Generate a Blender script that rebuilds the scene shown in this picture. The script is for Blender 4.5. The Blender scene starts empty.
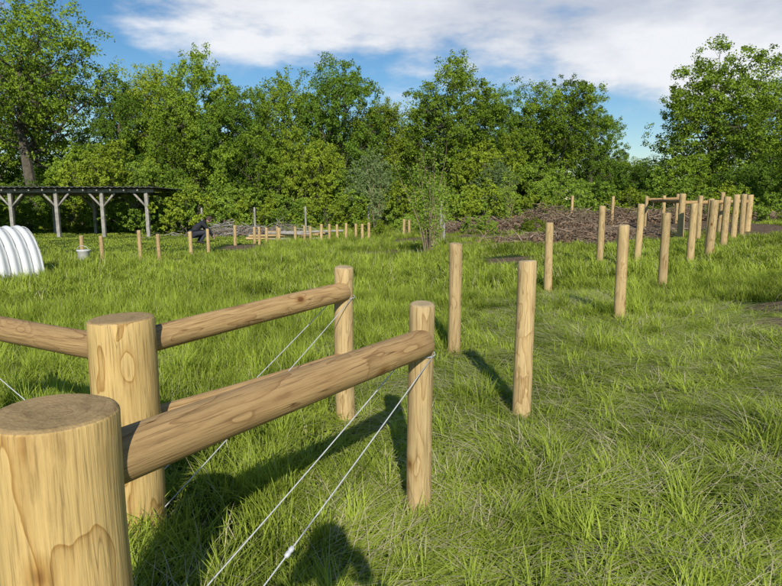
import bpy, math, random
import numpy as np
from mathutils import Vector, Matrix
random.seed(7); R=np.random.RandomState(11)
sc=bpy.context.scene
D=bpy.data

# ------------------------------------------------------------------ terrain
def g(x,y=0.0):
    x=float(x)
    if x>0:
        z=.062*x
        return min(z,.55)+.25*(1-math.exp(-max(0,z-.55)/.25)) if z>.55 else z
    return -.35*(1-math.exp(x*.02/.35))
def gv(x):
    x=np.asarray(x,float)
    z=.062*x
    zr=np.where(z>.55,.55+.25*(1-np.exp(-np.maximum(0,z-.55)/.25)),z)
    zl=-.35*(1-np.exp(np.minimum(x,0)*.02/.35))
    return np.where(x>0,zr,zl)
def nz(x,y,s=1.0,p=0.0):
    x=np.asarray(x,float)*s; y=np.asarray(y,float)*s
    return (np.sin(x*1.3+1.7*np.sin(y*.7+p)+p)+np.sin(y*1.7+1.3*np.sin(x*1.1+p*2)+2*p)
            +.5*np.sin(x*3.1+y*2.3+p)+.5*np.sin(x*2.2-y*3.7+3*p)+.3*np.sin(x*6.3+2*np.sin(y*5.1)+p))/3.3
ELL=[(2.5,13.0,1.3,.6),(5.6,17.5,2.8,2.0),(8.8,20.5,4.0,2.6),(7.5,25,7,2.6),(4.2,5.8,1.0,.42),(4.8,6.6,.9,.35),
     (11.0,17.0,2.4,2.0),(-6.4,15.1,2.0,.45),(-4.8,19.8,.8,1.2),(-2.2,22.4,2.6,.6),(-8.6,14.0,1.2,.4),(2.0,21,2,1.4),(-.3,16.8,1.5,.6),(12,24,4,3)]
def soil(x,y):
    x=np.asarray(x,float); y=np.asarray(y,float)
    m=np.zeros_like(x)
    for a,b,rx,ry in ELL:
        d=((x-a)/rx)**2+((y-b)/ry)**2
        m=np.maximum(m,np.clip(1.5-d-.0,0,1))
    n=nz(x,y,2.2,.4)
    return np.clip(m*1.5+n*.7-.35,0,1)*(m>0)
def hz(x,y):
    return gv(x)+.02*nz(x,y,1.5,1.0)+.035*soil(x,y)*(.6+nz(x,y,4.5,2.0))

# ------------------------------------------------------------------ helpers
def link(o): sc.collection.objects.link(o); return o
def empty(name,loc=(0,0,0)):
    e=D.objects.new(name,None); e.location=loc; e.empty_display_size=.2; return link(e)
def nodes(m):
    m.use_nodes=True; nt=m.node_tree; nt.nodes.clear(); return nt
def N(nt,t,**k):
    n=nt.nodes.new(t)
    for a,b in k.items():
        if a.startswith('_'):
            n.inputs[a[1:].replace('_',' ')].default_value=b
        else: setattr(n,a,b)
    return n
def ramp(nt,fac,stops):
    r=nt.nodes.new('ShaderNodeValToRGB'); e=r.color_ramp.elements
    while len(e)<len(stops): e.new(.5)
    for i,(p,c) in enumerate(stops):
        e[i].position=p; e[i].color=(*c,1) if len(c)==3 else c
    nt.links.new(fac,r.inputs[0]); return r
def simple(name,col,rough=.7,var=.25,scale=8,bump=.2,metal=0):
    m=D.materials.new(name); nt=nodes(m); L=nt.links.new
    o=N(nt,'ShaderNodeOutputMaterial'); b=N(nt,'ShaderNodeBsdfPrincipled'); b.inputs['Roughness'].default_value=rough
    b.inputs['Metallic'].default_value=metal
    tc=N(nt,'ShaderNodeTexCoord'); n=N(nt,'ShaderNodeTexNoise',_Scale=scale,_Detail=6.0)
    L(tc.outputs['Object'],n.inputs['Vector'])
    r=ramp(nt,n.outputs['Fac'],[(.3,[c*(1-var) for c in col]),(.7,[min(1,c*(1+var)) for c in col])])
    L(r.outputs[0],b.inputs['Base Color'])
    bp=N(nt,'ShaderNodeBump',_Strength=bump,_Distance=.01); L(n.outputs['Fac'],bp.inputs['Height']); L(bp.outputs[0],b.inputs['Normal'])
    L(b.outputs[0],o.inputs[0]); return m

def quad_mesh(name,V,mats,midx=None,tint=None,smooth=None):
    n=len(V); me=D.meshes.new(name)
    me.vertices.add(n*4); me.vertices.foreach_set('co',np.ascontiguousarray(V,dtype=np.float32).ravel())
    me.loops.add(n*4); me.loops.foreach_set('vertex_index',np.arange(n*4,dtype=np.int32))
    me.polygons.add(n); me.polygons.foreach_set('loop_start',np.arange(0,n*4,4,dtype=np.int32))
    for m in mats: me.materials.append(m)
    if midx is not None: me.polygons.foreach_set('material_index',np.asarray(midx,dtype=np.int32))
    if tint is not None:
        a=me.attributes.new('tint','FLOAT','POINT'); a.data.foreach_set('value',np.repeat(np.asarray(tint,np.float32),4))
    me.update(calc_edges=True); return me

def tube_quads(pts,rad,seg=6):
    pts=[Vector(p) for p in pts]; rings=[]
    for i,p in enumerate(pts):
        d=(pts[min(i+1,len(pts)-1)]-pts[max(i-1,0)])
        if d.length<1e-6: d=Vector((0,0,1))
        d.normalize(); a=d.cross(Vector((.3,.9,.1)) if abs(d.z)>.8 else Vector((0,0,1))).normalized(); b=d.cross(a)
        rings.append([p+(a*math.cos(2*math.pi*k/seg)+b*math.sin(2*math.pi*k/seg))*rad[i] for k in range(seg)])
    q=[]
    for i in range(len(rings)-1):
        for k in range(seg):
            j=(k+1)%seg; q.append([rings[i][k],rings[i][j],rings[i+1][j],rings[i+1][k]])
    return q
def tube_obj(name,pts,rad,mat,seg=8,parent=None):
    pts=[Vector(p) for p in pts]
    if not hasattr(rad,'__len__'): rad=[rad]*len(pts)
    vs=[];fs=[]
    for i,p in enumerate(pts):
        d=(pts[min(i+1,len(pts)-1)]-pts[max(i-1,0)]).normalized()
        a=d.cross(Vector((.3,.9,.1)) if abs(d.z)>.8 else Vector((0,0,1))).normalized(); b=d.cross(a)
        for k in range(seg): vs.append(p+(a*math.cos(2*math.pi*k/seg)+b*math.sin(2*math.pi*k/seg))*rad[i])
    for i in range(len(pts)-1):
        for k in range(seg):
            j=(k+1)%seg; fs.append((i*seg+k,i*seg+j,(i+1)*seg+j,(i+1)*seg+k))
    fs.append(tuple(range(seg))[::-1]); fs.append(tuple((len(pts)-1)*seg+k for k in range(seg)))
    me=D.meshes.new(name); me.from_pydata(vs,[],fs); me.materials.append(mat)
    for p in me.polygons: p.use_smooth=len(p.vertices)==4
    o=link(D.objects.new(name,me)); 
    if parent: o.parent=parent
    return o

# ------------------------------------------------------------------ materials
def wood_mat(name,light,dark,weather=(.30,.22,.13),topw=.6,ring=95.,crack=1.0,knot=3.2):
    m=D.materials.new(name); nt=nodes(m); L=nt.links.new
    o=N(nt,'ShaderNodeOutputMaterial'); b=N(nt,'ShaderNodeBsdfPrincipled'); b.inputs['Roughness'].default_value=.68
    b.inputs['Specular IOR Level'].default_value=.25
    tc=N(nt,'ShaderNodeTexCoord'); oi=N(nt,'ShaderNodeObjectInfo')
    off=N(nt,'ShaderNodeVectorMath',operation='SCALE'); off.inputs[0].default_value=(0,0,37.); L(oi.outputs['Random'],off.inputs['Scale'])
    pos=N(nt,'ShaderNodeVectorMath',operation='ADD'); L(tc.outputs['Object'],pos.inputs[0]); L(off.outputs[0],pos.inputs[1])
    mp=N(nt,'ShaderNodeMapping'); mp.inputs['Scale'].default_value=(7,7,1.9); L(pos.outputs[0],mp.inputs['Vector'])
    dn=N(nt,'ShaderNodeTexNoise',_Scale=1.0,_Detail=2.0); L(mp.outputs[0],dn.inputs['Vector'])
    sub=N(nt,'ShaderNodeVectorMath',operation='SUBTRACT'); L(dn.outputs['Color'],sub.inputs[0]); sub.inputs[1].default_value=(.5,.5,.5)
    sca=N(nt,'ShaderNodeVectorMath',operation='MULTIPLY'); L(sub.outputs[0],sca.inputs[0]); sca.inputs[1].default_value=(.12,.12,0)
    mk=N(nt,'ShaderNodeMapping'); mk.inputs['Scale'].default_value=(knot*1.7,knot*1.7,knot); L(pos.outputs[0],mk.inputs['Vector'])
    vo=N(nt,'ShaderNodeTexVoronoi',_Scale=1.0); vo.inputs['Randomness'].default_value=1.0; L(mk.outputs[0],vo.inputs['Vector'])
    kb=ramp(nt,vo.outputs['Distance'],[(0,(1,1,1)),(.38,(0,0,0))])
    kbs=N(nt,'ShaderNodeVectorMath',operation='SCALE'); kbs.inputs['Scale'].default_value=.05; L(kb.outputs[0],kbs.inputs[0])
    add0=N(nt,'ShaderNodeVectorMath',operation='ADD'); L(tc.outputs['Object'],add0.inputs[0]); L(sca.outputs[0],add0.inputs[1])
    add=N(nt,'ShaderNodeVectorMath',operation='ADD'); L(add0.outputs[0],add.inputs[0]); L(kbs.outputs[0],add.inputs[1])
    wv=N(nt,'ShaderNodeTexWave',wave_type='RINGS',rings_direction='Z',wave_profile='SAW'); wv.inputs['Scale'].default_value=ring/6.28
    wv.inputs['Distortion'].default_value=.6; wv.inputs['Detail Scale'].default_value=1.5
    L(add.outputs[0],wv.inputs['Vector'])
    mf=N(nt,'ShaderNodeMapping'); mf.inputs['Scale'].default_value=(130,130,5); L(pos.outputs[0],mf.inputs['Vector'])
    fn=N(nt,'ShaderNodeTexNoise',_Scale=1.0,_Detail=5.0,_Roughness=.6); L(mf.outputs[0],fn.inputs['Vector'])
    c1=ramp(nt,wv.outputs['Fac'],[(0,light),(.45,[a*.95 for a in light]),(.85,[(a*.6+c*.4) for a,c in zip(light,dark)]),(.97,dark),(1,light)])
    c2=N(nt,'ShaderNodeMix',data_type='RGBA',blend_type='MULTIPLY'); c2.inputs['Factor'].default_value=.7
    r2=ramp(nt,fn.outputs['Fac'],[(.34,(.48,.45,.41)),(.46,(.93,.93,.92)),(.66,(1.15,1.14,1.13))])
    L(c1.outputs[0],c2.inputs['A']); L(r2.outputs[0],c2.inputs['B'])
    ms=N(nt,'ShaderNodeMapping'); ms.inputs['Scale'].default_value=(11,11,2.6); L(pos.outputs[0],ms.inputs['Vector'])
    sn=N(nt,'ShaderNodeTexNoise',_Scale=1.0,_Detail=6.0,_Roughness=.7); L(ms.outputs[0],sn.inputs['Vector'])
    r3=ramp(nt,sn.outputs['Fac'],[(.28,(.55,.49,.41)),(.46,(.95,.94,.92)),(.72,(1.1,1.08,1.05))])
    c3=N(nt,'ShaderNodeMix',data_type='RGBA',blend_type='MULTIPLY'); c3.inputs['Factor'].default_value=.75
    L(c2.outputs['Result'],c3.inputs['A']); L(r3.outputs[0],c3.inputs['B'])
    kd=N(nt,'ShaderNodeMath',operation='MULTIPLY_ADD'); L(sn.outputs['Fac'],kd.inputs[0]); kd.inputs[1].default_value=.06; L(vo.outputs['Distance'],kd.inputs[2])
    rk=ramp(nt,kd.outputs[0],[(.0,(.14,.07,.03)),(.095,(.28,.15,.07)),(.13,(.7,.58,.42)),(.22,(1,1,1))])
    c4=N(nt,'ShaderNodeMix',data_type='RGBA',blend_type='MULTIPLY'); c4.inputs['Factor'].default_value=.9
    L(c3.outputs['Result'],c4.inputs['A']); L(rk.outputs[0],c4.inputs['B'])
    mc=N(nt,'ShaderNodeMapping'); mc.inputs['Scale'].default_value=(30,30,.9); L(pos.outputs[0],mc.inputs['Vector'])
    cn=N(nt,'ShaderNodeTexNoise',_Scale=1.0,_Detail=1.0); L(mc.outputs[0],cn.inputs['Vector'])
    rc=ramp(nt,cn.outputs['Fac'],[(.491,(1,1,1)),(.4985,(.16,.11,.07)),(.5015,(.16,.11,.07)),(.509,(1,1,1))])
    ck=ramp(nt,sn.outputs['Fac'],[(.46,(0,0,0)),(.56,(crack,crack,crack))])
    c5=N(nt,'ShaderNodeMix',data_type='RGBA',blend_type='MULTIPLY'); L(ck.outputs[0],c5.inputs['Factor'])
    L(c4.outputs['Result'],c5.inputs['A']); L(rc.outputs[0],c5.inputs['B'])
    sx=N(nt,'ShaderNodeSeparateXYZ'); L(tc.outputs['Normal'],sx.inputs[0])
    gt=N(nt,'ShaderNodeMath',operation='GREATER_THAN'); L(sx.outputs['Z'],gt.inputs[0]); gt.inputs[1].default_value=.6
    mt=N(nt,'ShaderNodeMath',operation='MULTIPLY'); L(gt.outputs[0],mt.inputs[0]); mt.inputs[1].default_value=topw
    c6=N(nt,'ShaderNodeMix',data_type='RGBA',blend_type='MIX'); L(mt.outputs[0],c6.inputs['Factor'])
    wr=ramp(nt,sn.outputs['Fac'],[(.35,[a*.6 for a in weather]),(.6,weather)])
    L(c5.outputs['Result'],c6.inputs['A']); L(wr.outputs[0],c6.inputs['B'])
    hv=N(nt,'ShaderNodeHueSaturation'); rv=N(nt,'ShaderNodeMapRange'); L(oi.outputs['Random'],rv.inputs['Value'])
    rv.inputs['To Min'].default_value=.85; rv.inputs['To Max'].default_value=1.12
    L(rv.outputs[0],hv.inputs['Value']); L(c6.outputs['Result'],hv.inputs['Color'])
    L(hv.outputs[0],b.inputs['Base Color'])
    bp=N(nt,'ShaderNodeBump',_Strength=.6,_Distance=.005); L(fn.outputs['Fac'],bp.inputs['Height'])
    L(bp.outputs[0],b.inputs['Normal']); L(b.outputs[0],o.inputs[0]); return m
W_POST=wood_mat('pine_post',(.53,.39,.19),(.34,.22,.09),weather=(.50,.40,.24),topw=.5)
W_BIG=wood_mat('pine_thick_post',(.54,.38,.15),(.32,.18,.05),weather=(.28,.195,.105),topw=.6,ring=62,crack=.5,knot=2.6)
W_RAIL=wood_mat('pine_rail',(.44,.29,.13),(.27,.16,.065),crack=.9)
W_GREY=simple('weathered_timber',(.30,.28,.24),.85,.3,6)
BARK=simple('bark',(.10,.085,.06),.95,.4,5,.6)
STICK=simple('dead_stick',(.24,.18,.12),.95,.5,3)
DLEAF=simple('dead_leaf',(.19,.12,.07),.9,.5,2)
WIRE=simple('galvanised_wire',(.62,.63,.64),.4,.1,30,.1,metal=.3)

def leaf_mat(name,dark,light,trans=.3,nscale=.5,rand=.12,lo=.35,hi=.98,patch=0):
    m=D.materials.new(name); nt=nodes(m); L=nt.links.new
    o=N(nt,'ShaderNodeOutputMaterial'); b=N(nt,'ShaderNodeBsdfDiffuse')
    tr=N(nt,'ShaderNodeBsdfTranslucent'); mx=N(nt,'ShaderNodeMixShader'); mx.inputs[0].default_value=trans
    ge=N(nt,'ShaderNodeNewGeometry'); n=N(nt,'ShaderNodeTexNoise',_Scale=nscale,_Detail=3.0); L(ge.outputs['Position'],n.inputs['Vector'])
    at=N(nt,'ShaderNodeAttribute',attribute_name='tint'); oi=N(nt,'ShaderNodeObjectInfo')
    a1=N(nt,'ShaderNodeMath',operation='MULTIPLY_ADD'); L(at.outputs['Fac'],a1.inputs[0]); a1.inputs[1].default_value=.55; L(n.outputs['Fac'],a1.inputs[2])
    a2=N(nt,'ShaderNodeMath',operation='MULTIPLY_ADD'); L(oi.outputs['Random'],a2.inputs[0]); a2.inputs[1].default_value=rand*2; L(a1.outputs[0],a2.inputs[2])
    last=a2.outputs[0]
    if patch:
        n3=N(nt,'ShaderNodeTexNoise',_Scale=2.6,_Detail=2.0); L(ge.outputs['Position'],n3.inputs['Vector'])
        a3=N(nt,'ShaderNodeMath',operation='MULTIPLY_ADD'); L(n3.outputs['Fac'],a3.inputs[0]); a3.inputs[1].default_value=patch; L(last,a3.inputs[2])
        a4=N(nt,'ShaderNodeMath',operation='SUBTRACT'); L(a3.outputs[0],a4.inputs[0]); a4.inputs[1].default_value=patch*.5; last=a4.outputs[0]
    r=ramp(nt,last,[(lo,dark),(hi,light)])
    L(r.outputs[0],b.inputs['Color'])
    tcx=N(nt,'ShaderNodeMix',data_type='RGBA',blend_type='MULTIPLY'); tcx.inputs['Factor'].default_value=1.; L(r.outputs[0],tcx.inputs['A']); tcx.inputs['B'].default_value=(1.25,1.2,.55,1)
    L(tcx.outputs['Result'],tr.inputs['Color'])
    L(b.outputs[0],mx.inputs[1]); L(tr.outputs[0],mx.inputs[2]); L(mx.outputs[0],o.inputs[0]); return m
LEAF=leaf_mat('tree_leaves',(.024,.06,.006),(.23,.33,.036),.22,.3)
LEAF_D=leaf_mat('dark_tree_leaves',(.016,.048,.007),(.145,.24,.032),.22,.3)
LEAF_Y=leaf_mat('yellowish_tree_leaves',(.035,.07,.006),(.28,.36,.036),.22,.3)
LEAF_L=leaf_mat('light_leaves',(.06,.13,.016),(.28,.40,.055),.28,.4)
LEAF_G=leaf_mat('grey_leaves',(.07,.12,.035),(.25,.33,.13),.35,.5)
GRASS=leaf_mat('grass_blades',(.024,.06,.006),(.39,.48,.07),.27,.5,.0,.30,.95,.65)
STRAW=simple('straw_blades',(.50,.45,.25),.8,.3,4)

# ------------------------------------------------------------------ ground
def axis(lo,hi,fine_lo,fine_hi,st,far_n):
    a=np.arange(fine_lo,fine_hi+1e-6,st)
    l=fine_lo-np.geomspace(st,fine_lo-lo,far_n)[::-1]; r=fine_hi+np.geomspace(st,hi-fine_hi,far_n)
    return np.concatenate([l,a,r])
xs=axis(-600,600,-16,16,.13,34); ys=axis(-300,900,-2,30,.13,34)
X,Y=np.meshgrid(xs,ys); Z=hz(X,Y)
nx,ny=len(xs),len(ys)
me=D.meshes.new('ground'); me.vertices.add(nx*ny)
me.vertices.foreach_set('co',np.stack([X,Y,Z],-1).astype(np.float32).ravel())
i=np.arange((ny-1)*(nx-1)); a=(i//(nx-1))*nx+i%(nx-1)
F=np.stack([a,a+1,a+nx+1,a+nx],-1).astype(np.int32)
me.loops.add(F.size); me.loops.foreach_set('vertex_index',F.ravel()); me.polygons.add(len(F)); me.polygons.foreach_set('loop_start',np.arange(0,F.size,4,dtype=np.int32))
at=me.attributes.new('soil','FLOAT','POINT'); at.data.foreach_set('value',soil(X,Y).astype(np.float32).ravel())
me.update(calc_edges=True); me.polygons.foreach_set('use_smooth',np.ones(len(F),bool))
ground=link(D.objects.new('ground',me))
m=D.materials.new('field_ground'); nt=nodes(m); L=nt.links.new
o=N(nt,'ShaderNodeOutputMaterial'); b=N(nt,'ShaderNodeBsdfPrincipled'); b.inputs['Roughness'].default_value=.95; b.inputs['Specular IOR Level'].default_value=.1
ge=N(nt,'ShaderNodeNewGeometry')
n1=N(nt,'ShaderNodeTexNoise',_Scale=.6,_Detail=6.0); n2=N(nt,'ShaderNodeTexNoise',_Scale=18.0,_Detail=6.0)
for n in (n1,n2): L(ge.outputs['Position'],n.inputs['Vector'])
r1=ramp(nt,n1.outputs['Fac'],[(.3,(.03,.055,.01)),(.7,(.07,.11,.022))])
r1b=ramp(nt,n2.outputs['Fac'],[(.35,(.35,.33,.3)),(.65,(1.1,1.1,1.1))])
mg=N(nt,'ShaderNodeMix',data_type='RGBA',blend_type='MULTIPLY'); mg.inputs['Factor'].default_value=.8; L(r1.outputs[0],mg.inputs['A']); L(r1b.outputs[0],mg.inputs['B'])
r2=ramp(nt,n2.outputs['Fac'],[(.3,(.06,.04,.026)),(.5,(.15,.105,.068)),(.72,(.26,.195,.13))])
at=N(nt,'ShaderNodeAttribute',attribute_name='soil')
mm=N(nt,'ShaderNodeMix',data_type='RGBA'); L(at.outputs['Fac'],mm.inputs['Factor']); L(mg.outputs['Result'],mm.inputs['A']); L(r2.outputs[0],mm.inputs['B'])
L(mm.outputs['Result'],b.inputs['Base Color'])
bp=N(nt,'ShaderNodeBump',_Strength=.9,_Distance=.05); L(n2.outputs['Fac'],bp.inputs['Height']); L(bp.outputs[0],b.inputs['Normal'])
L(b.outputs[0],o.inputs[0]); me.materials.append(m)

# ------------------------------------------------------------------ logs
def log_mesh(name,L_,r0,r1,mat,seg=28,rings=14,seed=0,both=False,cham=.012):
    rs=np.random.RandomState(seed); ph=rs.rand(8)*6.28; vs=[];fs=[];sm=[]
    prof=[]
    if both: prof.append((0,r0-cham)); prof.append((cham,r0))
    else: prof.append((0,r0))
    for i in range(1,rings): prof.append((L_*i/rings,r0+(r1-r0)*i/rings))
    prof+= [(L_-cham*1.0,r1),(L_-cham*.35,r1-cham*.35),(L_,r1-cham*1.1)]
    for z,r in prof:
        for k in range(seg):
            t=2*math.pi*k/seg
            rr=r*(1+.018*math.sin(2*t+ph[0]+z*1.5)+.012*math.sin(3*t+ph[1]-z*2.3)+.01*math.sin(z*5+ph[2]+t)+.008*math.sin(z*11+ph[3]+2*t))
            bx=.006*math.sin(z*2.4+ph[4]); by=.006*math.sin(z*2.1+ph[5])
            vs.append((rr*math.cos(t)+bx,rr*math.sin(t)+by,z+(.004*math.sin(t+ph[6]) if z>=L_-cham*1.01 else 0)))
    n=len(prof)
    for i in range(n-1):
        for k in range(seg):
            j=(k+1)%seg; fs.append((i*seg+k,i*seg+j,(i+1)*seg+j,(i+1)*seg+k)); sm.append(True)
    fs.append(tuple((n-1)*seg+k for k in range(seg))); sm.append(False)
    fs.append(tuple(range(seg))[::-1]); sm.append(False)
    me=D.meshes.new(name); me.from_pydata(vs,[],fs); me.materials.append(mat)
    me.polygons.foreach_set('use_smooth',sm); return me
def log_between(name,p,q,r0,r1,mat,seed,parent=None,both=True):
    p=Vector(p);q=Vector(q); o=link(D.objects.new(name,log_mesh(name,(q-p).length,r0,r1,mat,seed=seed,both=both,rings=20)))
    o.location=p; o.rotation_euler=(q-p).to_track_quat('Z','Y').to_euler()
    if parent: o.parent=parent
    return o
def post(x,y,h,r,mat,seed,name='wooden_post',parent=None,lean=0.012,depth=.3):
    rs=random.Random(seed)
    z=float(hz(x,y))
    o=link(D.objects.new(name,log_mesh(name,h+depth,r*1.03,r*.97,mat,seed=seed,seg=36 if r>.1 else 26)))
    o.location=(x,y,z-depth); o.rotation_euler=(rs.uniform(-lean,lean),rs.uniform(-lean,lean),rs.uniform(0,6.28))
    if parent: o.parent=parent
    return o
P1=Vector((-.79,1.34,0)); P2=Vector((.14,2.64,0)); P3=Vector((-1.205,2.585,0)); P4=Vector((-.31,3.88,0)); P5=Vector((-2.66,3.25,0))
def up(p,z): return Vector((p.x,p.y,z))
def wires(par,a,b,ra,rb,za,side):
    d=(b-a); d.z=0; d.normalize(); s=Vector((-d.y,d.x,0))
    zb=float(hz(b.x,b.y))+.09
    for k,sg in enumerate((1,-1)):
        p=up(a,za)+s*sg*(ra+.003)-d*.0; q=up(b,zb)+s*sg*(rb*.75)-d*rb*.55
        mid=[p.lerp(q,t)+Vector((0,0,-.012*math.sin(math.pi*t))) for t in np.linspace(0,1,9)]
        tube_obj('bracing_wire',mid,.0026,WIRE,6,par)
        c=mid[5 if k==0 else 6]; dd=(q-p).normalized()
        if k==0: tube_obj('wire_tensioner',[c-dd*.022,c-dd*.018,c-dd*.006,c,c+dd*.006,c+dd*.018,c+dd*.022],[.004,.009,.010,.0075,.010,.009,.004],WIRE,8,par)
    ring=[up(a,za)+Vector((math.cos(t)*(ra+.002),math.sin(t)*(ra+.002),.004*math.sin(t*2))) for t in np.linspace(0,6.283,25)]
    tube_obj('wire_loop',ring,.0026,WIRE,6,par)
f1=empty('post_and_rail_fence',(0,0,0))
post(P1.x,P1.y,1.02,.142,W_BIG,3,'thick_post',f1,.004)
post(P2.x,P2.y,1.03,.060,W_POST,5,'thin_post',f1,.004)
log_between('rail',up(P1,.83),(P2.x+.005,P2.y-.03,.862),.070,.064,W_RAIL,8,f1)
wires(f1,P2,P1,.06,.142,.80,1)
f2=empty('post_and_rail_fence',(0,0,0))
post(P3.x,P3.y,1.01,.142,W_BIG,12,'thick_post',f2,.004)
post(P4.x,P4.y,1.07,.066,W_POST,13,'thin_post',f2,.004)
log_between('rail',up(P3,.845),(P4.x+.0,P4.y-.03,.90),.062,.062,W_RAIL,14,f2)
log_between('lower_rail',up(P3,.48),(P4.x,P4.y,.44),.048,.045,W_RAIL,15,f2)
wires(f2,P4,P3,.066,.142,.86,1)
post(P5.x,P5.y,1.03,.064,W_POST,17,'thin_post',f2,.004)
log_between('rail',up(P3,.83),up(P5,.87),.062,.062,W_RAIL,18,f2)
wires(f2,P5,P3,.064,.142,.83,1)

posts=[(.59,5.47,1.07,.060),(.88,3.78,1.06,.062),(2.35,8.75,1.03,.060),(2.54,6.43,1.07,.060),(4.08,11.50,1.12,.066),(3.79,8.17,1.08,.060),
(4.49,10.76,1.14,.060),(5.38,10.59,1.10,.063),(6.23,11.55,1.10,.080),(7.37,13.12,1.12,.075),(8.37,14.48,1.09,.072),(9.08,15.37,1.07,.07),(9.89,16.48,1.0,.08),
(7.6,25.1,1.15,.06),(8.5,22.9,1.1,.06),(6.5,32.1,.8,.06),(6.75,12.6,1.1,.06),(9.35,16.9,1.1,.06),
(-8.1,15.5,.7,.05),(-7.2,14.7,.72,.05),(-6.5,15.3,.78,.05),(-5.9,15.0,.72,.05),(-5.7,16.8,.7,.055),(-5.6,18.1,.72,.05),(-5.4,20.5,.7,.055),
(-4.9,21.3,.6,.055),(-4.65,20.9,.62,.05),(-4.15,21.6,.6,.05),(-3.9,20.6,.6,.05),(-4.4,20.9,.6,.05),(-3.4,21.0,.62,.055),(-3.15,21.6,.62,.05),(-2.9,21.3,.6,.05),(-2.55,21.7,.65,.055),(-2.3,22.2,.6,.05),(-2.0,22.0,.6,.05),(-1.7,22.4,.62,.05),(-1.35,22.9,.6,.05),(-1.1,22.5,.6,.055),(-.85,22.8,.62,.055),
(.5,23.4,.7,.055),(.72,23.6,.66,.055),(1.5,21.5,.55,.05)]
for k,(x,y,h,r) in enumerate(posts): post(x,y,h,r,W_POST,100+k,'wooden_post')
f3=empty('post_and_rail_fence')
for k,(x,y,h,r) in enumerate([(7.74,15.86,1.17,.085),(7.79,15.03,1.1,.06),(9.05,19.8,1.05,.06),(8.9,20.8,1.05,.06),(10.31,21.5,1.05,.06)]): post(x,y,h,r,W_POST,300+k,'post',f3)
log_between('rail',(7.74,15.86,1.45),(9.0,20.6,1.45),.05,.05,W_RAIL,310,f3)
log_between('rail',(7.79,15.86,1.42),(9.9,16.5,1.44),.05,.05,W_RAIL,311,f3)
log_between('rail',(8.9,20.8,1.5),(10.31,21.5,1.52),.05,.05,W_RAIL,312,f3)
for k,(x,y) in enumerate([(-6.3,27.5),(-3.9,27.2),(-1.0,26.5),(-8.9,28),(2.1,25.0),(1.7,19.2)]):
    post(x,y,1.25 if k<5 else .9,.045,W_GREY,400+k,'fence_post')

# ------------------------------------------------------------------ leaf plants
def leaves(C,size,rs,upb=.3,asp=.6,out=None):
    n=len(C)
    nn=rs.normal(size=(n,3)); nn/=np.linalg.norm(nn,axis=1)[:,None]
    if out is not None: nn=nn+out
    nn[:,2]+=upb
    a=rs.normal(size=(n,3)); a=np.cross(nn,a); a/=np.linalg.norm(a,axis=1)[:,None]+1e-9
    b=np.cross(a,nn); b/=np.linalg.norm(b,axis=1)[:,None]+1e-9
    s=size*(.6+.8*rs.rand(n))[:,None]
    return np.stack([C-a*s*.5,C+b*s*asp*.5,C+a*s*.5,C-b*s*asp*.5],1)
def tree_mesh(name,H,RX,trunk,ncl,nleaf,size,seed,leafm=None,loose=1.0,stems=1):
    leafm=leafm or LEAF
    rs=np.random.RandomState(seed); q=[];
    cz=(H+trunk)/2; rz=(H-trunk)/2
    cl=[]
    for i in range(ncl):
        inner=(i%5==4)
        zz=1-2*(i+.5)/ncl; ph=i*2.39996+rs.normal()*.35; rxy=math.sqrt(max(0,1-zz*zz))
        d=np.array([rxy*math.cos(ph),rxy*math.sin(ph),zz])
        rr=(.4 if inner else .72)+.11*rs.normal()
        rr=min(rr,.84)
        c=np.array([d[0]*RX*rr,d[1]*RX*rr,d[2]*rz*rr])
        if c[2]<0: c[:2]*=1-.25*(-c[2]/rz)
        rad=(.20+.14*rs.rand())*min(RX,rz)*1.15
        cl.append((c+np.array([0,0,cz]),rad))
    ts=[0,.25,.5,.75,1]
    for st in range(stems):
        ox=rs.normal(size=2)*(.25*(stems>1))*RX
        bend=rs.normal(size=2)*.04*H
        tp=[(ox[0]*t+bend[0]*math.sin(t*3),ox[1]*t+bend[1]*math.sin(t*2.5),H*.8*t-.2*(t==0)) for t in ts]
        r0=.022*H/math.sqrt(stems)
        q+=tube_quads(tp,[r0*1.25,r0,r0*.75,r0*.45,r0*.15],8)
    C=[];T=[];O=[]
    NS=20
    for c,rad in cl:
        z0=max(trunk*.6,min(H*.7,c[2]-.5*np.hypot(c[0],c[1])-.2)); t=z0/(H*.8)
        base=np.array([0,0,z0]); mid=(base+c)/2+np.array([0,0,-.08*H*rs.rand()])
        rb=.012*H*(1-t*.5)
        q+=tube_quads([base,mid,c],[rb*.7,rb*.45,rb*.12],5)
        ns=NS+rs.randint(8); tc=rs.rand()
        for k in range(ns):
            d=rs.normal(size=3); d/=np.linalg.norm(d); d[2]=d[2]*.9+.1
            sc_=c+d*rad*(.55+.6*rs.rand()**1.5)
            if k%3==0: q+=tube_quads([c,sc_],[rb*.14,rb*.05],3)
            n=int(nleaf/(ncl*(NS+4))); sg=rad*(.17+.15*rs.rand())*loose
            u=rs.normal(size=(n,3)); u/=np.linalg.norm(u,axis=1)[:,None]; rr=sg*(.3+.8*rs.rand(n))[:,None]
            p=sc_+u*rr*np.array([1,1,.85])
            C.append(p); O.append(u*.35+d*.55); T.append(np.clip(rs.normal(size=n)*.13+.12+.3*tc+.35*rs.rand(),0,1))
    C=np.concatenate(C);T=np.concatenate(T);O=np.concatenate(O)
    V=leaves(C,size,rs,.15,.65,O)
    Q=np.array([[tuple(v) for v in f] for f in q],dtype=np.float32)
    allV=np.concatenate([Q,V]); mi=np.concatenate([np.zeros(len(Q)),np.ones(len(V))])
    return quad_mesh(name,allV,[BARK,leafm],mi,np.concatenate([np.zeros(len(Q)),T]))
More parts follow.
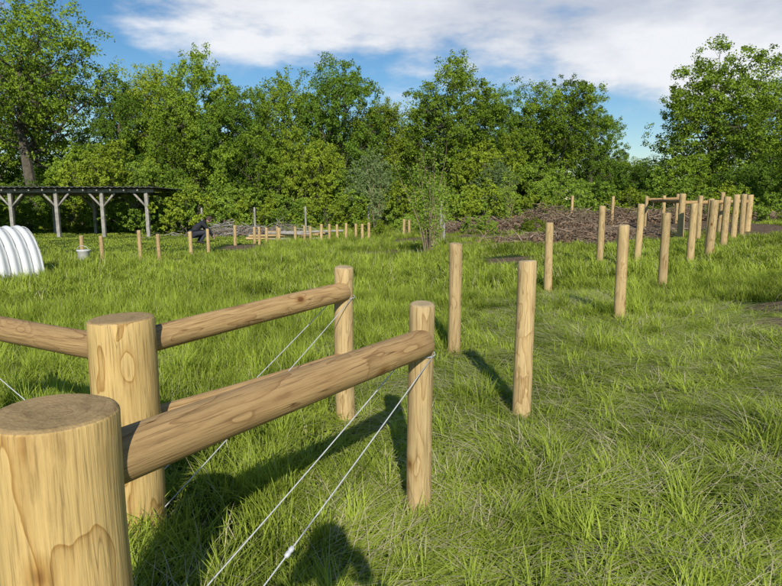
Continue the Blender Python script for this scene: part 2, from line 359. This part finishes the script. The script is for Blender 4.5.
TM=[tree_mesh('tree_mesh_%d'%i,10,3.9,[1.6,1.0,2.0,1.3,1.5][i],[42,36,46,40,38][i],48000,.12,50+i,[LEAF,LEAF_D,LEAF_Y,LEAF,LEAF_D][i]) for i in range(5)]
TBK=tree_mesh('rear_tree_mesh',10,3.9,-.5,40,19000,.2,59,LEAF_D)
TALL=tree_mesh('tall_tree_mesh',14.6,5.6,2.8,52,34000,.15,77,LEAF,loose=.85)
BM=[tree_mesh('bush_mesh_%d'%i,4,2.4,.1,26,20000,.10,80+i,[LEAF,LEAF_D,LEAF_L,LEAF_Y][i],stems=3) for i in range(4)]
GM=tree_mesh('grey_bush_mesh',4,1.6,.3,18,9000,.10,90,LEAF_G,stems=4)
BR=[tree_mesh('bramble_mesh_%d'%i,1.7,2.0,-.3,24,12000,.08,95+i,[LEAF_L,LEAF_Y][i],stems=4) for i in range(2)]
def plant(me,name,x,y,H,base,w=1.0,rz=None):
    o=link(D.objects.new(name,me)); s=H/base
    o.location=(x,y,g(x)-.05); o.scale=(s*w,s*w,s); o.rotation_euler[2]=random.uniform(0,6.28) if rz is None else rz
    return o
def ux(u,y): return (u-391)/591*(y*.988+.2)
tl=[(-12,40,50,12.3),(128,80,41,9.9),(165,66,43,9.5),(198,58,40,10.9),(240,92,39,9.2),(284,72,41,9.9),(340,60,40,10.7),(388,100,41,9.2),(445,64,40,10.4),(500,90,41,9.6),(552,76,40,9.7),(590,106,41,8.7)]
for k,(u,v,y,H) in enumerate(tl):
    plant(TM[k%5],'tree',ux(u,y),y,(1.5+(199-v)/591*y*1.02-g(ux(u,y)))*.97,10,[1.1,.8,.75,.85,.95,.85,.88,1.0,.98,.9,.95,.9][k])
plant(TALL,'tall_tree',ux(42,40),40,15.6,14.6,1.0,.6)
plant(TM[3],'tree',ux(706,38),38,1.5+(199-52)/591*38-.7,10,1.1,1.0)
plant(TM[1],'tree',ux(772,44),44,1.5+(199-92)/591*44-.7,10,1.1,2.0)
plant(TM[2],'tree',ux(806,27),27,1.5+(199-110)/591*27-.8,10,1.0,2.0)
plant(TM[0],'tree',ux(622,41),41,3.9,10,1.4)
k=0
for x in np.arange(-46,12,5.2):
    y=50+random.uniform(-2,3); H=random.uniform(6.6,8.0)
    plant(TBK,'tree',x,y,H,10,1.5); k+=1
for x in np.arange(12,34,5): plant(TBK,'tree',x,50,4.2,10,2.0); k+=1
k=0
for x in np.arange(-29,16.5,2.7):
    y=34.5+random.uniform(-1.5,1.8); H=random.choice([2.8,3.4,4.2,5.2])*random.uniform(.9,1.08)*(1 if x<10 else .75)
    if x>13: H=min(H,2.9)
    plant(BM[k*7%4],'bush',x,y,H,4,random.uniform(.8,1.15)*(4.2/H)**.5); k+=1
for x in np.arange(14,30,2.3): plant(BM[random.randrange(2)],'bush',x,33+random.uniform(-1,1),random.uniform(2.4,3.2),4,1.2)
for x,y,H in [(-1.0,30.5,4.2),(5.5,32,3.4)]: plant(GM,'hawthorn_bush',x,y,H,4,.9)
k=0
for x in np.arange(-12,4.6,1.8):
    plant(BR[k%2],'bramble_thicket',x,29.2+random.uniform(-.8,.8),random.uniform(1.7,2.4),1.7,1.0); k+=1
for x in np.arange(5,22,2.1):
    plant(BR[k%2],'bramble_thicket',x,28.8+random.uniform(-1,1),random.uniform(1.3,2.0),1.7,1.1); k+=1
for x in np.arange(-26,-12,2.2):
    plant(BR[k%2],'bramble_thicket',x,32+random.uniform(-.6,.6),random.uniform(1.4,2.0),1.7,1.1); k+=1
for x,y,H in [(14.6,17.5,1.1),(15.5,19.5,1.4),(13.8,20.5,1.1),(12.6,22.5,1.0),(3.4,22.5,.75),(5.0,21.2,.6),(1.0,24.8,.9),(-.8,24.3,.8)]: plant(BR[k%2],'bramble_thicket',x,y,H,1.7,1.1); k+=1

def sapling(x,y,H,n,nl,seed,mat,size=.06,spread=.38):
    rs=np.random.RandomState(seed); q=[];C=[];T=[]
    for i in range(n):
        a=rs.rand()*6.28; sp=spread*(.2+rs.rand()); h=H*(.55+.45*rs.rand())
        pts=[np.array([math.cos(a)*(.06+sp*t**1.3*h/2),math.sin(a)*(.06+sp*t**1.3*h/2),h*t-.1])+rs.normal(size=3)*.015 for t in np.linspace(0,1,7)]
        q+=tube_quads(pts,[.016*(1-.85*t) for t in np.linspace(0,1,7)],5)
        for j in range(9):
            t=.3+.7*rs.rand(); b=pts[min(6,int(t*6))]
            e=b+np.array([rs.normal()*.16,rs.normal()*.16,.12+.2*rs.rand()]); q+=tube_quads([b,e],[.004,.002],3)
            m_=int(nl/(n*9)); tt=rs.rand(m_)[:,None]
            C.append(b+(e-b)*tt*1.1+rs.normal(size=(m_,3))*.045); T.append(np.clip(rs.rand(m_),0,1))
    C=np.concatenate(C);T=np.concatenate(T); V=leaves(C,size,rs); Q=np.array([[tuple(v) for v in f] for f in q],dtype=np.float32)
    me=quad_mesh('sapling',np.concatenate([Q,V]),[STICK,mat],np.concatenate([np.zeros(len(Q)),np.ones(len(V))]),np.concatenate([np.zeros(len(Q)),T]))
    o=link(D.objects.new('sapling',me)); o.location=(x,y,float(hz(x,y))); return o
sapling(.95,14.7,3.1,15,3600,5,LEAF_L,.055,.6)
sapling(-.6,24.5,3.6,7,2400,6,LEAF_G,.08,.3)
sapling(1.4,17.5,2.4,7,1000,7,LEAF_L,.06,.3)
sapling(4.8,24.5,2.6,7,1500,9,LEAF_L,.07,.4)
sapling(2.2,26.5,3.4,8,2500,12,LEAF_L,.08,.4)

def brush(name,x0,y0,lx,ly,h,n,nl,seed,mats):
    rs=np.random.RandomState(seed); q=[]
    for i in range(n):
        u=rs.normal(size=2)*.5
        x,y=x0+u[0]*lx,y0+u[1]*ly; hh=h*math.exp(-.8*(u[0]**2+u[1]**2))*rs.rand()*(.55+.45*float(nz(x,y,1.6,3.)))
        z=g(x)+max(0,hh)
        a=rs.rand()*6.28; l=(.3+1.2*rs.rand()**2); e=rs.normal()*.28
        d=np.array([math.cos(a)*math.cos(e),math.sin(a)*math.cos(e),math.sin(e)])*l/2
        c=np.array([x,y,z+.04]); r=.006+.025*rs.rand()**4
        q+=tube_quads([c-d,c+rs.normal(size=3)*.05,c+d],[r,r*.8,r*.4],4)
    Q=np.array([[tuple(v) for v in f] for f in q],dtype=np.float32)
    u=rs.normal(size=(nl,2))*.5; x=x0+u[:,0]*lx; y=y0+u[:,1]*ly
    z=gv(x)+np.maximum(0,h*np.exp(-.8*(u**2).sum(1))*rs.rand(nl)*(.55+.45*nz(x,y,1.6,3.)))+.02
    V=leaves(np.stack([x,y,z],-1),.08,rs)
    me=quad_mesh(name,np.concatenate([Q,V]),mats,np.concatenate([np.zeros(len(Q)),np.ones(len(V))]),np.zeros(len(Q)+len(V)))
    return link(D.objects.new(name,me))
brush('brush_pile',6.4,24.2,4.4,2.0,1.05,1000,7000,1,[STICK,DLEAF])
brush('brush_pile',11.5,23.5,4.0,2.0,.9,700,5000,2,[STICK,DLEAF])
brush('brush_pile',-6.3,26.8,2.8,1.2,.85,450,1500,3,[W_GREY,DLEAF])
brush('brush_pile',2.6,25.5,2.5,1.0,.6,350,1200,4,[STICK,DLEAF])
brush('brush_pile',5.4,17.6,2.6,1.4,.45,450,2600,5,[STICK,DLEAF])
tp=empty('timber_pile')
for k in range(9):
    a=random.uniform(-.25,.25); x=-3.9+random.uniform(-.9,.9); y=23.2+random.uniform(-.3,.3); z=g(x)+.08+.1*(k//3)
    l=random.uniform(.8,1.3); log_between('plank_log',(x-l*math.cos(a),y-l*math.sin(a),z),(x+l*math.cos(a),y+l*math.sin(a),z+random.uniform(-.03,.06)),.05,.045,W_POST if k%2 else W_GREY,500+k,tp)

# ------------------------------------------------------------------ shelter
def box(name,p,q,mat,parent,bev=.01):
    p=Vector(p);q=Vector(q); c=(p+q)/2; d=(q-p)/2
    vs=[(c.x+sx*d.x,c.y+sy*d.y,c.z+sz*d.z) for sz in(-1,1) for sy in(-1,1) for sx in(-1,1)]
    me=D.meshes.new(name); me.from_pydata(vs,[],[(0,2,3,1),(4,5,7,6),(0,1,5,4),(2,6,7,3),(0,4,6,2),(1,3,7,5)]); me.materials.append(mat)
    o=link(D.objects.new(name,me)); o.parent=parent
    md=o.modifiers.new('b','BEVEL'); md.width=bev; md.segments=2; return o
sh=empty('open_timber_shelter')
ROOF=simple('bitumen_roof',(.09,.085,.08),.9,.3,3)
SX=[-21.2,-19.1,-17.05,-15,-12.95,-10.95]; y0,y1=26.8,30.2; zt=1.80
for x in SX:
    for y,h in ((y0,zt),(y1,zt-.12)):
        box('post',(x-.075,y-.075,g(x)-.3),(x+.075,y+.075,h),W_GREY,sh)
        for s_ in(-1,1):
            if (x+s_*.55<-10.9) and (x+s_*.55>-21.3):
                tube_obj('brace',[(x+s_*.05,y,h-.62),(x+s_*.58,y,h-.02)],.055,W_GREY,4,sh)
box('front_beam',(-21.5,y0-.09,zt+.002),(-10.65,y0+.09,zt+.16),W_GREY,sh)
box('rear_beam',(-21.5,y1-.09,zt-.118),(-10.65,y1+.09,zt+.04),W_GREY,sh)
for x in np.arange(-21.4,-10.6,.6):
    box('rafter',(x-.03,y0-.35,zt+.07),(x+.03,y1+.35,zt+.17),W_GREY,sh)
n=180; vs=[];fs=[]
for j,(y,z) in enumerate(((y0-.5,zt+.245),(y1+.5,zt+.175))):
    for i in range(n+1):
        x=-21.7+11.25*i/n; vs.append((x,y,z+.02*math.sin(i*1.57)))
for i in range(n): fs.append((i,i+1,n+2+i,n+1+i))
me=D.meshes.new('roof'); me.from_pydata(vs,[],fs); me.materials.append(ROOF); o=link(D.objects.new('roof',me)); o.parent=sh
md=o.modifiers.new('s','SOLIDIFY'); md.thickness=.02
# ------------------------------------------------------------------ polytunnel
TUN=simple('tunnel_fleece',(.60,.61,.60),.6,.08,3,.2)
HOOP=simple('hoop',(.42,.43,.42),.5,.1,5)
cl=empty('polytunnel',(0,0,0))
ax=Vector((-.60,-.80,0)).normalized(); wd=Vector((-.80,.60,0)).normalized(); o0=Vector((-7.12,12.1,g(-7.5)-.05)); W=1.8;Ht=1.15;LEN=5.0;SP=.21
vs=[];fs=[];na=28;nl=192
def tp_(t,a,m_):
    p=o0+ax*t+wd*(W/2-math.cos(a)*W/2*m_); return (p.x,p.y,p.z+math.sin(a)*Ht*m_)
for i in range(nl+1):
    t=LEN*i/nl; bul=.985-.055*math.cos(2*math.pi*t/SP)*.5-.0275
    for k in range(na+1): vs.append(tp_(t,math.pi*k/na,bul))
for i in range(nl):
    for k in range(na): a=i*(na+1)+k; fs.append((a,a+1,a+na+2,a+na+1))
fs.append(tuple(range(na+1))); fs.append(tuple(nl*(na+1)+k for k in range(na+1))[::-1])
me=D.meshes.new('cover'); me.from_pydata(vs,[],fs); me.materials.append(TUN)
me.polygons.foreach_set('use_smooth',[len(f)==4 for f in fs])
o=link(D.objects.new('cover',me)); o.parent=cl
for i in range(int(LEN/SP)+1):
    tube_obj('hoop',[tp_(i*SP,math.pi*k/20,.955) for k in range(21)],.012,HOOP,6,cl)
BW=simple('white_plastic',(.6,.6,.58),.4,.05,5)
bk=empty('bucket'); bx,by=-8.0,15.35; bz=float(hz(bx,by))
tube_obj('body',[(bx,by,bz),(bx,by,bz+.02),(bx,by,bz+.3),(bx,by,bz+.31),(bx,by,bz+.34)],[.12,.13,.155,.17,.17],BW,20,bk)
tube_obj('handle',[(bx+.17*math.cos(a),by-.06*math.sin(a),bz+.3+.15*math.sin(a)) for a in np.linspace(0,3.14,11)],.006,WIRE,5,bk)

# ------------------------------------------------------------------ people
def skin_body(name,V,E,Rd,mat,parent,sub=2,root=0):
    me=D.meshes.new(name); me.from_pydata(V,E,[]); me.materials.append(mat)
    o=link(D.objects.new(name,me)); o.parent=parent
    o.modifiers.new('skin','SKIN'); 
    for i,v in enumerate(me.skin_vertices[0].data): v.radius=(Rd[i],Rd[i]); v.use_root=(i==root)
    s=o.modifiers.new('sub','SUBSURF'); s.levels=sub; s.render_levels=sub
    return o
SKIN=simple('skin',(.42,.26,.19),.5,.06,10,.05); COAT=simple('dark_jacket',(.018,.019,.024),.85,.3,20); TROU=simple('dark_trousers',(.03,.033,.045),.9,.3,20)
HAIR=simple('hair',(.05,.03,.02),.7,.4,60); BOOT=simple('boots',(.03,.025,.02),.6,.3,10); PHN=simple('phone_case',(.02,.02,.02),.3,.1,10)
def head(par,c,fwd,upv,s=1.0):
    import bmesh
    fwd=Vector(fwd).normalized(); upv=Vector(upv); side=fwd.cross(upv).normalized(); upv=side.cross(fwd)
    M=Matrix((side,fwd,upv)).transposed().to_4x4(); M.translation=Vector(c)
    bm=bmesh.new(); bmesh.ops.create_uvsphere(bm,u_segments=32,v_segments=24,radius=1)
    for v in bm.verts:
        x,y,z=v.co; x*=.076;y*=.098;z*=.118
        if z<-.02: x*=1-.28*(-z-.02)/.1; y=y*(1-.18*(-z-.02)/.1)+.008
        if y>.06:
            y+=.022*math.exp(-(x/.013)**2-((z+.01)/.022)**2); y-=.008*math.exp(-((abs(x)-.03)/.014)**2-((z-.015)/.012)**2); y-=.004*math.exp(-(x/.025)**2-((z+.05)/.005)**2)
        v.co=(x,y,z)
    for sx in(-1,1):
        r=bmesh.ops.create_uvsphere(bm,u_segments=10,v_segments=8,radius=1)
        for v in r['verts']: v.co=(v.co.x*.010+sx*.077,v.co.y*.018-.005,v.co.z*.030)
    me=D.meshes.new('head'); bm.to_mesh(me); bm.free(); me.materials.append(SKIN); [setattr(p,'use_smooth',True) for p in me.polygons]
    o=link(D.objects.new('head',me)); o.parent=par; o.matrix_local=M@Matrix.Scale(s,4)
    bm=bmesh.new(); bmesh.ops.create_uvsphere(bm,u_segments=28,v_segments=20,radius=1)
    for v in bm.verts:
        x,y,z=v.co
        if y>.35 and z<.55: y=.35
        if z<-.45: z=-.45
        v.co=(x*.092,y*.110-.010,z*.130+.012)
    me=D.meshes.new('hair'); bm.to_mesh(me); bm.free(); me.materials.append(HAIR); [setattr(p,'use_smooth',True) for p in me.polygons]
    o=link(D.objects.new('hair',me)); o.parent=par; o.matrix_local=M@Matrix.Scale(s,4)
def hand(par,w,d,up_,sx):
    w=Vector(w);d=Vector(d).normalized();u=Vector(up_);s=d.cross(u).normalized()*sx;u=s.cross(d)*sx
    V=[w,w+d*.03,w+d*.075];E=[(0,1),(1,2)];Rr=[.024,.030,.030]
    for k,l in enumerate((.072,.08,.074,.058)):
        a=w+d*.075+s*(.024-.017*k); i=len(V); c=u*-1
        V+=[a,a+d*l*.45+c*.006,a+d*l*.75+c*.022,a+d*l*.85+c*.042]; E+=[(2,i),(i,i+1),(i+1,i+2),(i+2,i+3)]; Rr+=[.0095,.009,.0085,.007]
    i=len(V); V+=[w+d*.03+s*.03,w+d*.055+s*.048,w+d*.08+s*.05]; E+=[(1,i),(i,i+1),(i+1,i+2)]; Rr+=[.013,.0105,.0085]
    skin_body('hand',[tuple(v) for v in V],E,Rr,SKIN,par,1,1)
def person(loc,rot,J,kind):
    par=empty('person',loc); par.rotation_euler[2]=rot
    V=[J['pel'],J['waist'],J['chest'],J['neck'],J['neck2']]
    E=[(0,1),(1,2),(2,3),(3,4)];Rr=[.15,.14,.165,.075,.055]
    for s_ in('l','r'):
        i=len(V); V+=[J['sh'+s_],J['el'+s_],J['wr'+s_]]; E+=[(2,i),(i,i+1),(i+1,i+2)]; Rr+=[.085,.06,.042]
    skin_body('jacket',V,E,Rr,COAT,par)
    V=[J['pel']];E=[];Rr=[.155]
    for s_ in('l','r'):
        i=len(V); V+=[J['hip'+s_],J['kn'+s_],J['an'+s_]]; E+=[(0,i),(i,i+1),(i+1,i+2)]; Rr+=[.105,.075,.055]
    skin_body('trousers',V,E,Rr,TROU,par)
    for s_ in('l','r'):
        a=Vector(J['an'+s_]); skin_body('boot',[tuple(a+Vector((0,0,.05))),tuple(a+Vector((0,-.01,-.03))),tuple(a+Vector((0,.08,-.04))),tuple(a+Vector((0,.17,-.045)))],[(0,1),(1,2),(2,3)],[.058,.052,.045,.035],BOOT,par,2,0)
        w=Vector(J['wr'+s_]); d=w-Vector(J['el'+s_]); hand(par,w,d,J.get('hup',(0,0,1)),1 if s_=='l' else -1)
    head(par,J['head'],J['look'],J['hup2'])
    return par
J=dict(pel=(0,-.46,.92),waist=(0,-.44,1.10),chest=(0,-.38,1.31),neck=(0,-.35,1.48),neck2=(0,-.33,1.54),
 shl=(-.19,-.38,1.41),ell=(-.28,-.18,1.26),wrl=(-.15,-.10,1.41),shr=(.19,-.38,1.41),elr=(.28,-.18,1.26),wrr=(.15,-.10,1.41),
 hipl=(-.09,-.46,.86),knl=(-.11,-.44,.47),anl=(-.12,-.47,.09),hipr=(.09,-.46,.86),knr=(.11,-.44,.47),anr=(.12,-.47,.09),
 head=(0,-.28,1.63),look=(0,1,-.15),hup2=(0,.15,1),hup=(0,-1,0))
ph=person((-.03,0,0),0,J,'stand')
box('phone',(-.078,-.075,1.462),(.078,-.066,1.538),PHN,ph,.004)
zc=g(-7)
J=dict(pel=(0,-.22,.42),waist=(0,-.14,.57),chest=(0,.06,.74),neck=(0,.2,.80),neck2=(0,.26,.82),
 shl=(-.18,.08,.76),ell=(-.2,.28,.52),wrl=(-.1,.42,.32),shr=(.18,.08,.76),elr=(.2,.28,.52),wrr=(.1,.44,.30),
 hipl=(-.1,-.2,.38),knl=(-.17,.2,.46),anl=(-.13,-.05,.09),hipr=(.1,-.2,.38),knr=(.17,.22,.44),anr=(.13,-.02,.09),
 head=(0,.36,.88),look=(0,.75,-.65),hup2=(0,.65,.75),hup=(0,0,1))
person((-7.0,21.7,zc),math.radians(-60),J,'crouch')

# ------------------------------------------------------------------ grass (square tiles laid edge to edge, realised into one mesh)
def blades(n,side,hmin,hmax,w,lean,seed,segs=2,direc=None,flat=0.,clump=0,spread=.45):
    rs=np.random.RandomState(seed); Vs=[];T=[]
    if clump:
        cx=(rs.rand(clump)-.5)*side; cy=(rs.rand(clump)-.5)*side; ci=rs.randint(0,clump,n); sg=side*.055
        bx=cx[ci]+rs.normal(size=n)*sg; by=cy[ci]+rs.normal(size=n)*sg; ch=(.65+.6*rs.rand(clump))[ci]; cd=(rs.rand(clump)*6.28)[ci]; ct=rs.rand(clump)[ci]
    else:
        bx=(rs.rand(n)-.5)*side; by=(rs.rand(n)-.5)*side; ch=1; cd=None; ct=rs.rand(n)
    h=(hmin+(hmax-hmin)*rs.rand(n))*ch; ln=lean*(.3+rs.rand(n))
    da=rs.rand(n)*6.28 if direc is None else direc+rs.normal(size=n)*spread
    if cd is not None and direc is None: da=cd+rs.normal(size=n)*1.1
    dx,dy=np.cos(da),np.sin(da); wx,wy=-dy,dx
    ww=w*(.6+.8*rs.rand(n)); t0=rs.rand(n)*.6+ct*.4
    def pt(t):
        e=ln*h*(t**1.6); z=h*t*(1-.35*np.minimum(ln,1.6)*t)*(1-flat)+.01
        return bx+dx*e,by+dy*e,np.maximum(z,.006)
    for s_ in range(segs):
        ta,tb=s_/segs,(s_+1)/segs
        xa,ya,za=pt(ta); xb,yb,zb=pt(tb); wa=ww*(1-ta*.6)/2; wb=ww*(1-tb*.97)/2 if tb==1 else ww*(1-tb*.6)/2
        Vs.append(np.stack([np.stack([xa-wx*wa,ya-wy*wa,za],-1),np.stack([xa+wx*wa,ya+wy*wa,za],-1),np.stack([xb+wx*wb,yb+wy*wb,zb],-1),np.stack([xb-wx*wb,yb-wy*wb,zb],-1)],1))
        T.append(np.clip(t0*.65+.4*(ta+tb)/2,0,1))  # tint falls towards the root: shade low in the grass painted into blade colour
    return np.concatenate(Vs),np.concatenate(T)
col=D.collections.new('grass_tile_library')
def tuft(name,parts):
    V=[];T=[];M=[]
    for (v,t),mi in parts: V.append(v);T.append(t);M.append(np.full(len(v),mi))
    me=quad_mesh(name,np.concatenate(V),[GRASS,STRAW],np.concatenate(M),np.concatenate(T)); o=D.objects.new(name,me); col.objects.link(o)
S=.5
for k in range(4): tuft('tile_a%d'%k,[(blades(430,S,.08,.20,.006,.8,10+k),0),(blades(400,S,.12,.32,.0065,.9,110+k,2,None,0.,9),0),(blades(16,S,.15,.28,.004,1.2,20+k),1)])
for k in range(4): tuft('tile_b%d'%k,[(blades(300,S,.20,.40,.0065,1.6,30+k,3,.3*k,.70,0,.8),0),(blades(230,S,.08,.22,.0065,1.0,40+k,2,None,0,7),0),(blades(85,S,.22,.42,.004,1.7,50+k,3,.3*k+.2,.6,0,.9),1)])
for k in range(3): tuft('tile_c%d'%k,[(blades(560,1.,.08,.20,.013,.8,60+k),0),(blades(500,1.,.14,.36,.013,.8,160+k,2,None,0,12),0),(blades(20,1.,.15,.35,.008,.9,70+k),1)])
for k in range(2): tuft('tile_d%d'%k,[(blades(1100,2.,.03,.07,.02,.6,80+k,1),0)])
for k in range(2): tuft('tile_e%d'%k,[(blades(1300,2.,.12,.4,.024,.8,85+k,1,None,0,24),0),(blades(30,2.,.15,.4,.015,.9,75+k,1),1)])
def scatter(name,P,rot,scl,idx):
    me=D.meshes.new(name); n=len(P); me.vertices.add(n); me.vertices.foreach_set('co',P.astype(np.float32).ravel())
    a=me.attributes.new('rot','FLOAT_VECTOR','POINT'); a.data.foreach_set('vector',rot.astype(np.float32).ravel())
    a=me.attributes.new('scl','FLOAT_VECTOR','POINT'); a.data.foreach_set('vector',scl.astype(np.float32).ravel())
    a=me.attributes.new('idx','INT','POINT'); a.data.foreach_set('value',idx.astype(np.int32))
    o=link(D.objects.new(name,me)); ng=D.node_groups.new(name+'_gn','GeometryNodeTree')
    ng.interface.new_socket('Geometry',in_out='INPUT',socket_type='NodeSocketGeometry'); ng.interface.new_socket('Geometry',in_out='OUTPUT',socket_type='NodeSocketGeometry')
    gi=ng.nodes.new('NodeGroupInput'); go=ng.nodes.new('NodeGroupOutput'); ip=ng.nodes.new('GeometryNodeInstanceOnPoints'); ci=ng.nodes.new('GeometryNodeCollectionInfo'); rl=ng.nodes.new('GeometryNodeRealizeInstances')
    ci.inputs['Collection'].default_value=col; ci.inputs['Separate Children'].default_value=True; ci.inputs['Reset Children'].default_value=True
    def na(nm,t):
        q=ng.nodes.new('GeometryNodeInputNamedAttribute'); q.data_type=t; q.inputs['Name'].default_value=nm; return q.outputs['Attribute']
    L=ng.links.new; L(gi.outputs[0],ip.inputs['Points']); L(ci.outputs[0],ip.inputs['Instance']); ip.inputs['Pick Instance'].default_value=True
    L(na('idx','INT'),ip.inputs['Instance Index']); L(na('rot','FLOAT_VECTOR'),ip.inputs['Rotation']); L(na('scl','FLOAT_VECTOR'),ip.inputs['Scale']); L(ip.outputs[0],rl.inputs[0]); L(rl.outputs[0],go.inputs[0])
    md=o.modifiers.new('scatter','NODES'); md.node_group=ng; return o
def grid(x0,x1,ya,yb,st,j,thr=.45):
    x,y=np.meshgrid(np.arange(x0+st/2,x1,st),np.arange(ya+st/2,yb,st)); x=x.ravel();y=y.ravel(); n=len(x)
    x=x+(R.rand(n)-.5)*j; y=y+(R.rand(n)-.5)*j
    k=(np.abs(x)<.72*y+2.2)&(soil(x,y)<thr); return x[k],y[k]
def lying(x,y):
    v=.55*nz(x,y,.9,3.3)+np.clip((x+.2)*.35,-.4,.4)-np.clip((y-5.5)*.22,0,1.4)
    return v>.0
acc={'P':[],'r':[],'s':[],'i':[]}
def place(x,y,zs,idx,rz=None,step=.5):
    n=len(x); slope=np.arctan(-(gv(x+step/2)-gv(x-step/2))/step)
    q=R.randint(0,4,n)*math.pi/2 if rz is None else rz
    out=np.zeros((n,3))
    for i in range(n):
        m_=Matrix.Rotation(float(slope[i]),3,'Y')@Matrix.Rotation(float(q[i]),3,'Z'); e=m_.to_euler(); out[i]=(e.x,e.y,e.z)
    acc['P'].append(np.stack([x,y,hz(x,y)-.012],-1)); acc['r'].append(out); acc['s'].append(np.stack([np.ones(n),np.ones(n),zs],-1)); acc['i'].append(idx)
x,y=grid(-9,9,0,9,.5,.06); n=len(x); ly=lying(x,y)
zs=np.clip((.75+.5*R.rand(n))*(1+.45*nz(x,y,1.3,8.)),.3,1.7)*np.where(x<0,1.05,.85)
idx=np.where(ly,4+R.randint(0,4,n),R.randint(0,4,n))
ang=np.where(ly,3.0*nz(x,y,.7,5.)+1.2,R.randint(0,4,n)*math.pi/2)
place(x,y,zs,idx,ang)
x,y=grid(-2,7,.5,6.5,.6,.5); k=lying(x,y)&(R.rand(len(x))<.35); x,y=x[k],y[k]; n=len(x)
place(x,y,.7+.8*R.rand(n),4+R.randint(0,4,n),R.rand(n)*6.28)
x,y=grid(-22,22,9,24,1.,.15); lawn=(x<-4.0)&(y>17); x,y=x[~lawn],y[~lawn]; n=len(x)
place(x,y,np.clip((.7+.5*R.rand(n))*(1+.5*nz(x,y,.8,4.)),.3,1.8)*np.where((x>1.5)&(y>11),.65,1.),8+R.randint(0,3,n),None,1.)
x,y=grid(-34,34,24,38,2.,.3); lawn=(x<-4.0)&(y<33); x,y=x[~lawn],y[~lawn]; n=len(x)
place(x,y,.8+.8*R.rand(n),13+R.randint(0,2,n),None,2.)
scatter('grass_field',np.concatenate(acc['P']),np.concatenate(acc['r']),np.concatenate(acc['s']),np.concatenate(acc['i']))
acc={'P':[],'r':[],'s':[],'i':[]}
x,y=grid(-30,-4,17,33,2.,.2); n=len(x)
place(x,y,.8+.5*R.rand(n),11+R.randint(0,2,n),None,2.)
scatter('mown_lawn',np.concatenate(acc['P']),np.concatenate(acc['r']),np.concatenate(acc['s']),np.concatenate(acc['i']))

# ------------------------------------------------------------------ sky, sun, camera
el=math.radians(32); az=math.atan2(.09,-1.0)
sd=Vector((math.sin(az)*math.cos(el),math.cos(az)*math.cos(el),math.sin(el)))
w=D.worlds.new('World'); sc.world=w; w.use_nodes=True; nt=w.node_tree; nt.nodes.clear(); L=nt.links.new
wo=N(nt,'ShaderNodeOutputWorld'); bg=N(nt,'ShaderNodeBackground'); bg.inputs['Strength'].default_value=.1
sk=N(nt,'ShaderNodeTexSky',sky_type='NISHITA'); sk.sun_disc=False; sk.sun_elevation=el; sk.sun_rotation=az; sk.ozone_density=3.5; sk.air_density=1.1; sk.dust_density=.1
hs=N(nt,'ShaderNodeHueSaturation'); hs.inputs['Saturation'].default_value=1.25; hs.inputs['Value'].default_value=1.0; L(sk.outputs[0],hs.inputs['Color'])
tc=N(nt,'ShaderNodeTexCoord'); sx=N(nt,'ShaderNodeSeparateXYZ'); L(tc.outputs['Generated'],sx.inputs[0])
mp=N(nt,'ShaderNodeMapping'); mp.inputs['Scale'].default_value=(2.4,2.4,6.5); L(tc.outputs['Generated'],mp.inputs['Vector'])
cn=N(nt,'ShaderNodeTexNoise',_Scale=1.5,_Detail=10.0,_Roughness=.55); L(mp.outputs[0],cn.inputs['Vector'])
def M_(op,a,b_=None,c_=None):
    q=N(nt,'ShaderNodeMath',operation=op)
    for i_,v in enumerate((a,b_,c_)):
        if v is None: continue
        if isinstance(v,(int,float)): q.inputs[i_].default_value=v
        else: L(v,q.inputs[i_])
    return q.outputs[0]
thr=M_('MULTIPLY_ADD',sx.outputs['X'],-.15,.222)
d0=M_('SUBTRACT',sx.outputs['Z'],thr)
d1=M_('MULTIPLY_ADD',cn.outputs['Fac'],.42,-.21)
d2=M_('ADD',d0,d1)
mr=N(nt,'ShaderNodeMapRange',interpolation_type='SMOOTHSTEP'); L(d2,mr.inputs['Value']); mr.inputs['From Min'].default_value=-.04; mr.inputs['From Max'].default_value=.045
mz=N(nt,'ShaderNodeMapRange',interpolation_type='SMOOTHSTEP'); L(sx.outputs['Z'],mz.inputs['Value']); mz.inputs['From Min'].default_value=.36; mz.inputs['From Max'].default_value=.55; mz.inputs['To Min'].default_value=1; mz.inputs['To Max'].default_value=.1
my=N(nt,'ShaderNodeMapRange',interpolation_type='SMOOTHSTEP'); L(sx.outputs['Y'],my.inputs['Value']); my.inputs['From Min'].default_value=.2; my.inputs['From Max'].default_value=.5; my.inputs['To Min'].default_value=.1; my.inputs['To Max'].default_value=1
cv=M_('MULTIPLY',M_('MULTIPLY',mr.outputs[0],mz.outputs[0]),my.outputs[0])
cc=ramp(nt,cn.outputs['Fac'],[(.38,(5.4,5.9,7.0)),(.6,(8.8,9.0,9.4))])
mulc=N(nt,'ShaderNodeMix',data_type='RGBA'); L(cv,mulc.inputs['Factor']); L(hs.outputs[0],mulc.inputs['A']); L(cc.outputs[0],mulc.inputs['B'])
L(mulc.outputs['Result'],bg.inputs['Color']); L(bg.outputs[0],wo.inputs[0])

ld=D.lights.new('sun','SUN'); ld.energy=5.0; ld.angle=math.radians(.5); ld.color=(1,.94,.84)
lo=link(D.objects.new('sun',ld)); lo.location=(2,-10,12); lo.rotation_euler=sd.to_track_quat('Z','Y').to_euler()
cam=D.cameras.new('camera'); co=link(D.objects.new('camera',cam)); co.location=(0,0,1.5); co.rotation_euler=(math.radians(81),0,0)
cam.sensor_width=36; cam.lens=27.2; cam.clip_end=2000; cam.clip_start=.02; sc.camera=co
sc.view_settings.view_transform='Standard'; sc.view_settings.look='None'; sc.view_settings.exposure=0; sc.view_settings.gamma=1
